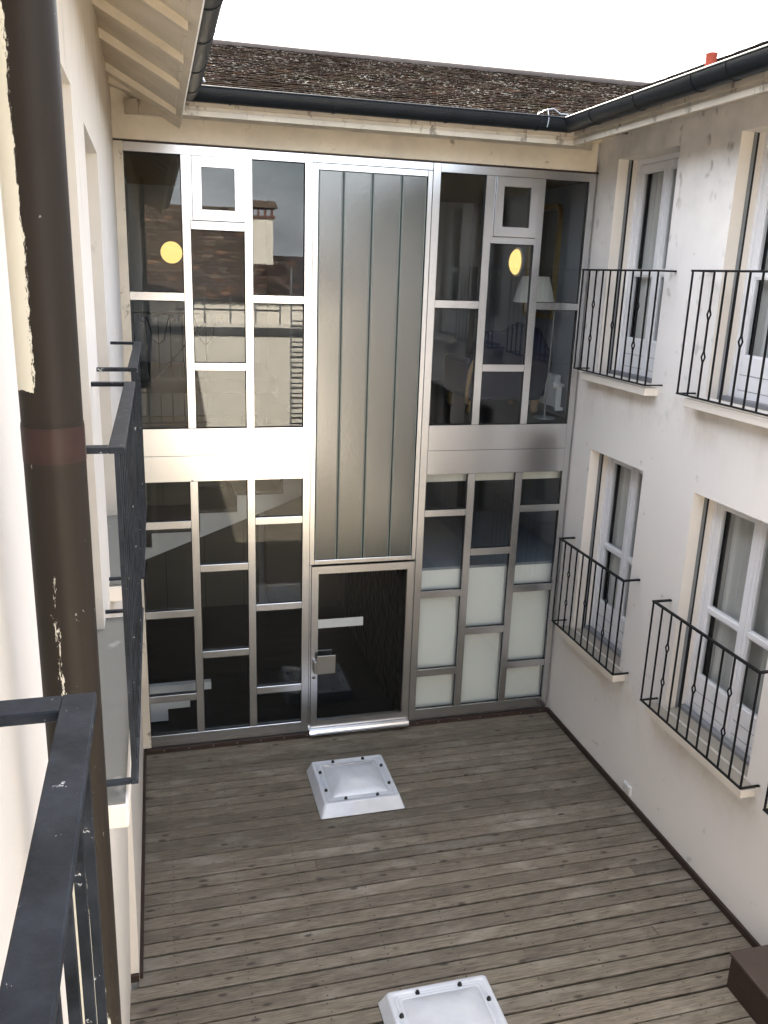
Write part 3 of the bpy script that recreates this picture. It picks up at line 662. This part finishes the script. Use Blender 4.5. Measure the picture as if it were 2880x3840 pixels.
# ------------------------------------------------------------------ gutter round the court and the rain pipe
GU = thing('roof_gutter', 'dark grey half round gutter running round all three eaves of the court', 'gutter', (2.2, 8.4, 6.9))
R_ = .098; gz = 6.975; cx = .112
prof = [(cx-R_*math.cos(a), gz-R_*1.15*math.sin(a)) for a in [math.pi*k/24 for k in range(25)]]
bead = [(cx+R_+.010*math.cos(a), gz+.004+.010*math.sin(a)) for a in [math.pi*(.9-k/4) for k in range(8)]]
outer = prof+bead
inner = [(cx-(R_-.004)*math.cos(a), gz-(R_*1.15-.004)*math.sin(a)) for a in [math.pi*k/24 for k in range(24, -1, -1)]]
for sname in 'LMR':
    g = MB(); eave_run(g, outer+inner, sname, True, 0, False); g.build('gutter_run', M['gutter'], GU)
def ring(mb, pos, seg, wd=.018, t_=.006):
    for a0, a1 in zip(range(12), range(1, 13)):
        A, B = math.pi*a0/12, math.pi*a1/12; Q = []
        for rr in (R_+.0, R_+t_):
            for a in (A, B): Q.append((cx-rr*math.cos(a), gz-rr*1.15*math.sin(a)))
        V = []
        for s1 in (-wd/2, wd/2):
            for o, z in Q:
                V.append({'M': (pos+s1, 8.5-o, z), 'R': (4.19-o, pos+s1, z), 'L': (.24+o, pos+s1, z)}[seg])
        mb.mesh(V, [(0,1,5,4), (2,6,7,3), (0,2,3,1), (4,5,7,6), (0,4,6,2), (1,3,7,5)], 0)
for seg, ps in (('M', (.72, 1.67, 2.77, 3.72)), ('R', (7.82, 7.05, 6.22, 5.80, 5.2, 4.4, 3.5, 2.5, 1.5)), ('L', (8.0, 7.2, 6.3, 5.5, 4.8, 4.0, 3.2, 2.4, 1.5))):
    for q in ps:
        b_ = MB(); ring(b_, q, seg); b_.build('bracket', M['gutter'], GU)
for pts_, rr in (([(3.78, 8.52, 7.03), (3.79, 8.30, 7.045), (3.80, 8.285, 6.95), (3.79, 8.29, 6.88)], .006), ([(3.79, 8.31, 7.04), (3.87, 8.35, 7.06), (3.95, 8.36, 7.02), (4.04, 8.36, 7.02)], .009), ([(.50, 8.40, 7.03), (.47, 8.42, 7.09), (.45, 8.44, 7.05)], .010)):
    wr = MB(); wr.tube(pts_, rr, 6); wr.build('cable', M['zinc'], GU)

def pipe_mat():
    m, t, p = mat('brown_pipe_paint'); x, y, z = sepxyz(t); v = wpos(t)
    # cream wall paint brushed over the side next to the wall, ragged edge; flecks elsewhere
    rag = math_(t, 'MULTIPLY', math_(t, 'SUBTRACT', noise(t, wpos(t, (12, 12, 2.2)), 3, 7, .82), .5), .055)
    e = math_(t, 'ADD', x, rag)
    zl = math_(t, 'GREATER_THAN', math_(t, 'ADD', z, math_(t, 'MULTIPLY', noise(t, v, 40, 3), .02)), 5.255)
    f = math_(t, 'MULTIPLY', math_(t, 'LESS_THAN', e, -.1945), zl)
    d = math_(t, 'ABSOLUTE', math_(t, 'ADD', e, .189))
    low = math_(t, 'MULTIPLY', math_(t, 'LESS_THAN', z, 4.93), math_(t, 'LESS_THAN', math_(t, 'ADD', d, math_(t, 'MULTIPLY', noise(t, wpos(t, (30, 30, 9)), 3, 5, .7), .012)), math_(t, 'ADD', .0065, math_(t, 'MULTIPLY', math_(t, 'POWER', math_(t, 'MAXIMUM', math_(t, 'SUBTRACT', 4.9, z), 0.0), 2.0), .045))))
    fl = math_(t, 'MULTIPLY', ramp(t, noise(t, wpos(t, (1, 1, .6)), 75, 3, .6), [(.70, 0), (.73, 1)]), ramp(t, noise(t, v, 5, 2), [(.48, 0), (.62, 1)]))
    col = mixc(t, noise(t, wpos(t, (1, 1, .3)), 3, 4), (.011,.0085,.007), (.027,.0208,.015))
    col = mixc(t, math_(t, 'MULTIPLY', fl, .5), col, (.6,.58,.5))
    col = mixc(t, math_(t, 'MAXIMUM', f, low), col, (.66,.635,.54))
    lk(t, col, p.inputs['Base Color']); p.inputs['Roughness'].default_value = .5; p.inputs['Specular IOR Level'].default_value = .18
    bump(t, p, noise(t, v, 60, 4), .06, .004); return m
DP = thing('drain_pipe', 'brown rain pipe with cream paint smears against the left wall', 'drain pipe', (-.188, 1.5, -3.2))
p_ = MB(); p_.tube([(-.174, 1.5, 7.05), (-.176, 1.5, 5.19)], .0495, 28); p_.tube([(-.176, 1.5, 5.19), (-.181, 1.5, 3.05)], .0505, 28); p_.tube([(-.181, 1.5, 3.05), (-.191, 1.5, -3.2)], .0495, 28)
p_.build('pipe', pipe_mat(), DP)
p_ = MB(); p_.tube([(-.176, 1.5, 5.185), (-.176, 1.5, 5.125)], .0511, 28); p_.build('collar', simple('red_brown_collar', (.032,.0155,.0125), .45, 0, .5, 25, spec=.25), DP)
p_ = MB(); p_.tube([(-.180, 1.5, 3.55), (-.180, 1.5, 3.50)], .0525, 28); p_.build('collar', simple('red_brown_collar_low', (.04,.026,.024), .45, 0, .4, 25, spec=.3), DP)
for z in (6.4, 2.2): 
    p_ = MB(); p_.tube([(-.178, 1.5, z), (-.178, 1.5, z+.03)], .0535, 20); p_.box(-.30, -.24, 1.49, 1.51, z, z+.03); p_.build('clamp', M['iron'], DP)

# ------------------------------------------------------------------ balcony railings
def iron_flecked():
    m, t, p = mat('chipped_black_paint'); v = wpos(t)
    f = ramp(t, noise(t, v, 38, 5, .7), [(.66, 0), (.69, 1)]); b2 = ramp(t, noise(t, v, 11, 5, .65), [(.3, 0), (.7, 1)])
    col = mixc(t, b2, (.0055,.0070,.0092), (.030,.0355,.0440)); col = mixc(t, math_(t, 'MULTIPLY', f, .8), col, (.62,.62,.60))
    lk(t, col, p.inputs['Base Color']); p.inputs['Roughness'].default_value = .55; p.inputs['Specular IOR Level'].default_value = .14; bump(t, p, b2, .2, .004); return m
M['iron_old'] = iron_flecked()
def railing(label, x, y0, y1, z0, z1, side, wallx, n=11, diam={2: (.33, .67), 5: (.51,), 8: (.31, .67)}, m=None, flat=.030, name='balcony_railing', group='iron railings at the french windows', wall_end0=True):
    """side=+1: the wall lies towards +x. y1 is the end nearest the glass front"""
    m = m or M['iron']
    t = thing(name, label, 'railing', (x, (y0+y1)/2, z0), group)
    h = MB(); h.box(x-flat/2, x+flat/2, y0, y1, z1-.018, z1, b=.002)
    for ye, s_ in ((y0, 1), (y1, -1)):
        h.box(min(x+side*flat/2, wallx), max(x+side*flat/2, wallx), min(ye, ye+s_*flat), max(ye, ye+s_*flat), z1-.0175, z1-.0005, b=.002)
    h.build('handrail', m, t)
    h = MB(); h.box(x-.012, x+.012, y0, y1, z0, z0+.014, b=.002)
    for ye, s_ in ((y0, 1), (y1, -1)): h.box(min(x+side*.012, wallx), max(x+side*.012, wallx), min(ye, ye+s_*.024), max(ye, ye+s_*.024), z0+.0005, z0+.0135, b=.002)
    h.build('bottom_rail', m, t)
    for k in range(n):
        yy = y1-.010-(y1-y0-.02)*k/(n-1); b_ = MB(); r = .0068; zs = [z0+.014]
        H = z1-.018-(z0+.014)
        for fz in sorted(1-q for q in diam.get(k, ())):
            zc = z0+.014+fz*H; b_.box(x-r, x+r, yy-r, yy+r, zs[-1], zc-.045)
            for s_ in (-1, 1):
                b_.bar((x, yy+s_*.003, zc-.047), (x, yy+s_*.026, zc), .0105, .0105, (1,0,0)); b_.bar((x, yy+s_*.026, zc-.002), (x, yy+s_*.003, zc+.047), .0105, .0105, (1,0,0))
            zs.append(zc+.045)
        b_.box(x-r, x+r, yy-r, yy+r, zs[-1], z1-.018)
        b_.build('baluster', m, t)
    return t
railing('black iron railing at the upper french window beside the glass front', 4.59, 7.29, 8.80, 4.472, 5.565, 1, RX_)
railing('black iron railing at the upper french window cut off by the picture edge', 4.59, 5.20, 6.765, 4.472, 5.568, 1, RX_)
railing('black iron railing at the lower french window beside the glass front', 4.59, 7.255, 8.745, 1.380, 2.465, 1, RX_)
railing('black iron railing at the lower french window farther from the glass front', 4.59, 5.14, 6.71, 1.380, 2.465, 1, RX_)
railing('black iron railing of which only one corner shows beside the wooden box', 4.59, 3.30, 4.86, 1.380, 2.465, 1, RX_)
LDI = {}
railing('chipped black flat-topped railing on the left wall nearest the glass front', -.122, 4.28, 5.80, 3.875, 4.965, -1, -.292, 11, LDI, M['iron_old'], .045)
railing('chipped black flat-topped railing on the left wall just beyond the brown pipe', -.122, 2.42, 3.86, 3.875, 4.955, -1, -.284, 12, LDI, M['iron_old'], .045)
railing('chipped black flat-topped railing in the bottom left corner of the picture before the brown pipe', -.122, -.50, 1.112, 3.875, 4.880, -1, -.272, 13, LDI, M['iron_old'], .045)

# ------------------------------------------------------------------ skylights, box, socket on the deck
def acrylic():
    m, t, p = mat('milky_acrylic'); n = noise(t, wpos(t), 5, 5)
    lk(t, mixc(t, ramp(t, n, [(.35, 0), (.75, 1)]), (.50,.53,.575), (.60,.625,.66)), p.inputs['Base Color'])
    p.inputs['Roughness'].default_value = .16; p.inputs['Coat Weight'].default_value = .4; p.inputs['Coat Roughness'].default_value = .08
    p.inputs['Subsurface Weight'].default_value = .0; return m
M['acryl'] = acrylic()
def sq_ring(h, cr, z, n=8):
    pts = []
    for q in range(4):
        a0 = q*math.pi/2; cx_, cy_ = [(h-cr, h-cr), (-(h-cr), h-cr), (-(h-cr), -(h-cr)), (h-cr, -(h-cr))][q]
        for k in range(n+1):
            a = a0+k*(math.pi/2)/n; pts.append((cx_+cr*math.cos(a), cy_+cr*math.sin(a), z))
    return pts
def skylight(label, x, y, s=1.0):
    t = thing('skylight_dome', label, 'skylight', (x, y, -.018), 'plastic skylight domes on the deck')
    prof = [(.455, .022, 0), (.457, .022, .008), (.452, .022, .012), (.410, .030, .128), (.402, .032, .136), (.392, .03, .138), (.362, .025, .138), (.357, .025, .131), (.352, .025, .138), (.342, .025, .138), (.337, .025, .131), (.332, .025, .138), (.318, .025, .139), (.312, .025, .134), (.306, .028, .140)]
    for k in range(1, 15):
        u = k/14; hh = .303*(1-u)+.006*u; e = 1-(1-u)**2.0
        prof.append((hh, min(.03+.25*u*hh/.3, hh*.98), .142+.082*(math.sin(min(1, u*1.15)*math.pi/2)**.85)))
    b_ = MB(); V = []; F = []; n = 36
    for h_, cr, z in prof: V += [(x+a*s, y+c*s, -.018+z) for a, c, z in sq_ring(h_, cr, z)]
    for i in range(len(prof)-1):
        for k in range(n): F.append((i*n+k, i*n+(k+1) % n, (i+1)*n+(k+1) % n, (i+1)*n+k))
    F.append(tuple(range((len(prof)-1)*n, len(prof)*n)))
    b_.mesh(V, F, 0, None, True); o = b_.build('dome', M['acryl'], t)
    for a, c in ((-.17, .348), (.175, .348), (.348, .17), (.348, -.17), (.175, -.348), (-.17, -.348), (-.348, -.17), (-.348, .17)):
        b_ = MB(); b_.lathe((x+a*s, y+c*s, -.018+.134), [(.019, 0), (.019, .006), (.016, .010), (.0155, .018), (.012, .025), (.004, .028)], 14); b_.build('bolt_cap', M['black_plastic'], t)
    return t
skylight('milky plastic skylight dome on the deck before the glass door', 1.905, 7.825)
skylight('milky plastic skylight dome cut off by the bottom of the picture', 1.918, 4.585)
bx = thing('wooden_box', 'dark brown wooden box standing on the deck against the right wall', 'box', (4.5, 3.6, -.02))
b_ = MB(); b_.box(4.262, 4.745, 2.4, 4.565, -.018, .285); b_.box(4.259, 4.2625, 3.95, 3.956, -.018, .285, 1); b_.box(4.259, 4.2625, 3.2, 3.206, -.018, .285, 1); b_.box(4.26, 4.2625, 2.4, 4.56, .128, .132, 1)
for yy in (2.6, 3.3, 4.2): b_.lathe((4.262, yy, .22), [(.0001, -.003), (.006, -.002), (.007, 0)], 8, 'X', 1)
b_.build('body', [M['brown_trim'], M['dark_gap']], bx)
b_ = MB(); b_.box(4.248, 4.75, 2.39, 4.580, .286, .312, b=.004); b_.build('lid', simple('brown_lid', (.062,.044,.036), .42, 0, .2, 6, .1, 50), bx)
so_ = thing('wall_socket', 'white double socket low on the right wall above the deck', 'socket', (4.78, 7.0, .13))
b_ = MB(); b_.box(4.762, 4.781, 6.93, 7.075, .075, .19, b=.005); b_.build('plate', M['white'], so_)
for yy in (6.967, 7.038):
    b_ = MB(); b_.box(4.752, 4.763, yy-.030, yy+.030, .09, .175, b=.006); b_.build('flap', simple('socket_flap', (.60,.58,.55), .4), so_)
# ------------------------------------------------------------------ things inside, behind the glass
def shade_mat(c, e=0.0):
    m, t, p = mat('lampshade_fabric'); p.inputs['Base Color'].default_value = (*c, 1); p.inputs['Roughness'].default_value = .9; return m
LAMP = emit('lit_opal_glass', (1.0, .66, .22), .165)
wl = thing('wall_lamp', 'lit round opal wall lamp beside the gilt mirror', 'lamp', (4.965, 11.47, 5.66))
b_ = MB(); b_.lathe((4.968, 11.47, 5.66), [(.001, -.118), (.05, -.115), (.10, -.102), (.14, -.080), (.165, -.055), (.172, -.035)], 32, 'X'); b_.build('diffuser', LAMP, wl)
b_ = MB(); b_.lathe((4.968, 11.47, 5.66), [(.20, -.032), (.20, 0)], 32, 'X'); b_.build('base', M['white'], wl)
gl = thing('globe_lamp', 'lit yellow round lamp on the stair hall wall behind the left panes', 'lamp', (.257, 13.38, 5.635))
b_ = MB(); b_.lathe((.257, 13.395, 5.635), [(.001, -.14), (.07, -.132), (.12, -.105), (.148, -.06), (.155, -.03)], 36, 'Y'); b_.build('diffuser', LAMP, gl)
b_ = MB(); b_.lathe((.257, 13.395, 5.635), [(.158, -.03), (.158, 0)], 36, 'Y'); b_.build('base', M['white'], gl)
fl = thing('floor_lamp', 'slim floor lamp with a wide white shade by the window of the furnished room', 'lamp', (4.70, 9.68, 3.752))
b_ = MB(); b_.lathe((4.70, 9.68, 3.753), [(.14, 0), (.14, .012), (.03, .02), (.012, .05)], 24); b_.build('foot', M['zinc'], fl)
b_ = MB(); b_.tube([(4.70, 9.68, 3.78), (4.715, 9.68, 5.12)], .010, 10); b_.tube([(4.715, 9.68, 5.10), (4.60, 9.69, 5.11), (4.46, 9.70, 5.11), (4.46, 9.70, 5.25)], .008, 8); b_.build('stem', M['zinc'], fl)
b_ = MB(); P = [(.255, 0), (.165, .30)]; b_.lathe((4.44, 9.70, 5.165), [(.255, 0), (.165, .305), (.162, .305), (.250, .002)], 32); b_.build('lamp_shade', shade_mat((.60,.58,.54)), fl)
# mirror
def painted_reflection():
    m, t, p = mat('mirror_reflection_painted'); v = wpos(t, (1, 1, 1))  # reflected wallpaper painted into the colour as a ringed pattern
    vo = nd(t, 'TexVoronoi', Scale=7.5, Randomness=.1); lk(t, v, vo.inputs['Vector'])
    w_ = math_(t, 'SINE', math_(t, 'MULTIPLY', vo.outputs['Distance'], 38.0))
    lk(t, ramp(t, math_(t, 'ADD', math_(t, 'MULTIPLY', w_, .5), .5), [(.45, (.09,.088,.08)), (.75, (.26,.25,.22))]), p.inputs['Base Color']); p.inputs['Roughness'].default_value = .25; return m
mi_ = thing('wall_mirror', 'tall gilt framed mirror on the wall behind the floor lamp', 'mirror', (4.965, 10.65, 5.66))
b_ = MB(); b_.box(4.945, 4.968, 10.27, 11.03, 5.04, 6.28); b_.build('mirror_glass', painted_reflection(), mi_)
b_ = MB(); r_ = .09; ya, yb, za, zb = 10.22, 11.08, 4.98, 6.33
pts = [(4.945, ya, za), (4.945, yb, za), (4.945, yb, zb-.12)]+[(4.945, yb-.12+.12*math.cos(a), zb-.12+.12*math.sin(a)) for a in (.4, .8, 1.2, 1.57)]+[(4.945, ya+.12+.12*math.cos(a), zb-.12+.12*math.sin(a)) for a in (1.57, 2.0, 2.4, 2.8, 3.14)]+[(4.945, ya, za)]
for p, q in zip(pts[:-1], pts[1:]): b_.bar(p, q, .065, .05, (1, 0, 0))
b_.build('frame', simple('old_gilt', (.34,.24,.10), .4, .3, .35, 20), mi_)
# armchair
def dotted():
    m, t, p = mat('dotted_blue_fabric'); vo = nd(t, 'TexVoronoi', Scale=26, Randomness=0.0); lk(t, wpos(t), vo.inputs['Vector'])
    lk(t, mixc(t, ramp(t, vo.outputs['Distance'], [(.16, 1), (.22, 0)]), (.010,.013,.034), (.16,.155,.13)), p.inputs['Base Color']); p.inputs['Roughness'].default_value = .95; return m
DF = dotted(); WD = simple('pale_beech', (.30,.19,.09), .45, 0, .2, 10)
ac = thing('armchair', 'dark blue dotted armchair with a rounded back seen through the upper glass', 'armchair', (4.2, 10.3, 3.752))
bk = [(3.80, 3.92), (4.80, 3.92), (4.92, 4.30), (4.90, 4.55), (4.80, 4.70), (4.74, 4.82), (4.62, 4.89), (4.46, 4.905), (4.34, 4.86), (4.24, 4.78), (4.10, 4.80), (3.96, 4.76), (3.88, 4.66), (3.80, 4.40)]
b_ = MB(); b_.prism(bk, 'Y', 10.02, 10.22); o = b_.build('backrest', DF, ac)
mod = o.modifiers.new('bevel', 'BEVEL'); mod.width = .05; mod.segments = 3; mod.limit_method = 'ANGLE'
b_ = MB(); b_.box(3.85, 4.84, 10.22, 10.95, 3.92, 4.22, b=.06); b_.build('seat', DF, ac)
for xa in (3.74, 4.82):
    b_ = MB(); b_.box(xa, xa+.12, 10.05, 10.9, 3.95, 4.44, b=.05); b_.build('arm', DF, ac)
b_ = MB(); b_.tube([(3.76, 9.985, 3.90), (3.755, 9.98, 4.10), (3.78, 9.98, 4.30), (3.84, 9.99, 4.43), (3.88, 10.0, 4.46)], [.022, .026, .028, .028, .022], 10); b_.build('wood_trim', WD, ac)
for xa, ya in ((3.86, 10.1), (4.74, 10.1), (3.86, 10.85), (4.74, 10.85)):
    b_ = MB(); b_.lathe((xa, ya, 3.752), [(.035, 0), (.055, .03), (.055, .07), (.04, .09), (.06, .12), (.06, .17)], 16); b_.build('leg', WD, ac)
ra = thing('radiator', 'white radiator with its valve low on the wall by the floor lamp', 'radiator', (4.93, 9.9, 3.9))
b_ = MB(); b_.box(4.86, 4.94, 9.78, 10.9, 3.87, 4.28, b=.012); b_.build('panel', M['white'], ra)
b_ = MB(); b_.lathe((4.80, 9.62, 4.17), [(.030, -.05), (.034, -.04), (.034, .06), (.02, .075), (.02, .1)], 16, 'X'); b_.lathe((4.86, 9.62, 3.87), [(.025, -.05), (.025, .05)], 12, 'X'); b_.box(4.80, 4.87, 9.60, 9.64, 3.87, 4.17); b_.build('valve', M['white'], ra)
# white counter that stands right behind the lower right panes
co = thing('white_counter', 'broad white counter pressed against the inside of the lower right glazing', 'counter', (3.8, 10.2, -.03))
def frosted():
    m, t, p = mat('white_counter_front'); p.inputs['Base Color'].default_value = (.86,.87,.84,1); p.inputs['Roughness'].default_value = .6; return m
b_ = MB(); b_.box(2.96, 4.955, 9.12, 11.4, -.028, 2.0); b_.build('front_panel', frosted(), co)
b_ = MB(); b_.box(2.95, 4.96, 9.11, 11.4, 2.002, 2.035); b_.build('worktop', simple('blue_grey_worktop', (.22,.25,.29), .35), co)
# staircase behind the lower left panes
ST = thing('staircase', 'white stair with dark stone treads behind the lower left panes', 'staircase', (.6, 10.6, 2))
b_ = MB(); b_.prism([(-.32, 1.82), (1.95, 2.69), (1.95, 2.90), (1.50, 2.90), (1.50, 2.66), (.905, 2.66), (.905, 2.44), (.435, 2.44), (.435, 2.20), (-.16, 2.20), (-.16, 2.0), (-.32, 2.0)], 'Y', 10.5, 10.55)
b_.build('stringer', simple('stringer_white', (.72,.73,.75), .5), ST)
b_ = MB()
for x0, x1, z in ((-.32, .44, 2.20), (.42, .91, 2.44), (.89, 1.5, 2.66), (1.48, 1.95, 2.90)): b_.box(x0, x1, 10.47, 11.6, z, z+.045); b_.box(x0-.02, x0+.02, 10.48, 11.6, z-.2, z)
b_.build('tread', simple('dark_granite', (.035,.036,.036), .4, 0, .6, 60), ST)
LS = thing('lower_flight', 'low white stair cheek in the bottom left pane', 'staircase', (0, 9.8, 0))
b_ = MB(); b_.box(-.31, .49, 9.72, 9.80, .36, .46); b_.box(-.31, .225, 9.68, 9.75, .16, .28); b_.box(-.31, -.045, 9.68, 9.75, 0.0, .16); b_.build('stringer', simple('stair_cheek_white', (.62,.64,.68), .5), LS)
# scrolled iron railing on the landing
sr = thing('landing_railing', 'black scrolled iron railing on the landing behind the upper left panes', 'railing', (.6, 11.0, 3.5))
b_ = MB(); b_.box(-.32, .62, 10.985, 11.015, 4.865, 4.895); b_.box(-.32, .62, 10.985, 11.015, 4.06, 4.085); b_.box(-.32, .62, 10.985, 11.015, 3.50, 3.52); b_.build('handrail', M['iron'], sr)
for k in range(7):
    x = -.27+k*.145; b_ = MB(); b_.box(x-.007, x+.007, 10.993, 11.007, 3.50, 4.87)
    if k % 4 == 2:
        for s_ in (-1, 1):
            b_.tube([(x, 11, 4.50), (x+s_*.07, 11, 4.56), (x+s_*.095, 11, 4.70), (x+s_*.13, 11, 4.82), (x+s_*.19, 11, 4.84), (x+s_*.21, 11, 4.79), (x+s_*.17, 11, 4.77)], .008, 6)
    b_.build('baluster', M['iron'], sr)
b_ = MB(); b_.bar((-.05, 10.97, 4.05), (.60, 10.97, 4.80), .03, .02); b_.build('slanting_rail', M['iron'], sr)

# ------------------------------------------------------------------ the sunlit house behind the camera, seen in the panes
HB = thing('back_house', 'sunlit beige house with a tiled roof seen only mirrored in the left panes', 'building', (3, -6, -3))
b_ = MB(); b_.box(-.3, 9.4, -6.3, -6.0, -3.2, 3.95); b_.box(-3.0, 9.4, -12, -8.0, -3.2, 4.62); b_.box(-3, 9.4, -8.1, -6.3, 3.4, 3.45); b_.build('wall', M['wall_back'], HB)
b_ = MB(); b_.box(-.3, 9.4, -6.32, -5.94, 3.66, 3.86); b_.build('parapet_band', simple('dark_lead', (.06,.06,.058), .6), HB)
s_ = math.atan2(2.7, 4.0); up = (0, -math.cos(s_), math.sin(s_))
rt = tile_roof((-3.0, -7.85, 4.52), (1,0,0), up, 6.1, 4.9, tw=.28, expo=.21, seed=21, base=(.075,.055,.044), round_=True, light=.10)
r2 = tile_roof((3.1, -7.85, 4.52), (1,0,0), up, 6.3, 2.1, tw=.28, expo=.21, seed=22, base=(.045,.033,.028), round_=True, light=.08)
rt.v += []; n0 = len(rt.v); rt.v += r2.v; rt.f += [tuple(n0+i for i in f) for f in r2.f]; rt.mi += r2.mi; rt.col += r2.col; rt.sm += r2.sm
rt.build('tiled_roof', M['tile_red'], HB)
b_ = MB(); slab(b_, [(-3, -7.9, 4.5), (3.1, -7.9, 4.5), (3.1, -12, 7.2), (-3, -12, 7.2)], .05); slab(b_, [(3.1, -7.9, 4.5), (9.4, -7.9, 4.5), (9.4, -9.7, 5.7), (3.1, -9.7, 5.7)], .05); b_.build('roof_boarding', M['interior_dark'], HB)
ch = MB(); ch.box(2.95, 3.62, -10.2, -9.4, 4.6, 6.95); ch.build('chimney', M['wall_back'], HB)
ch = MB(); ch.box(2.9, 3.68, -10.25, -9.35, 6.95, 7.02)
for k in range(4): ch.box(2.93+k*.205, 3.0+k*.205, -9.45, -9.37, 7.02, 7.25)
ch.build('chimney_brick', simple('chimney_brick', (.13,.06,.045), .8), HB)
ch = MB(); ch.prism([(2.82, 7.25), (3.76, 7.25), (3.66, 7.45), (2.92, 7.45)], 'Y', -10.3, -9.3); ch.build('chimney_cap', simple('cap_tiles', (.11,.08,.06), .85), HB)
tr = thing('terrace_railing', 'thin grey terrace railing mirrored in the left panes', 'railing', (2.5, -6.15, 3.9))
b_ = MB(); b_.tube([(.5, -6.15, 4.32), (3.4, -6.15, 4.32)], .022, 8); b_.tube([(.5, -6.15, 4.65), (3.4, -6.15, 4.65)], .018, 8); b_.build('handrail', M['iron'], tr)
for x in (.6, 1.3, 2.0, 2.7, 3.38):
    b_ = MB(); b_.tube([(x, -6.15, 3.6), (x, -6.15, 4.68)], .025, 8); b_.build('post', M['zinc'], tr)
la = thing('wall_ladder', 'steel ladder fixed to the sunlit wall, mirrored in the third upper pane', 'ladder', (3.9, -5.85, 0))
b_ = MB(); b_.box(3.63, 3.67, -5.87, -5.83, -.5, 5.5); b_.build('stile', M['zinc'], la)
b_ = MB(); b_.box(4.05, 4.09, -5.87, -5.83, -.5, 5.5); b_.build('stile', M['zinc'], la)
for k in range(20):
    b_ = MB(); b_.box(3.67, 4.05, -5.865, -5.835, -.3+k*.29, -.265+k*.29); b_.build('rung', M['iron'], la)
for o in bpy.data.objects:
    if o.type == 'MESH' and o.parent is None and 'category' not in o and 'kind' not in o: o['kind'] = 'structure'
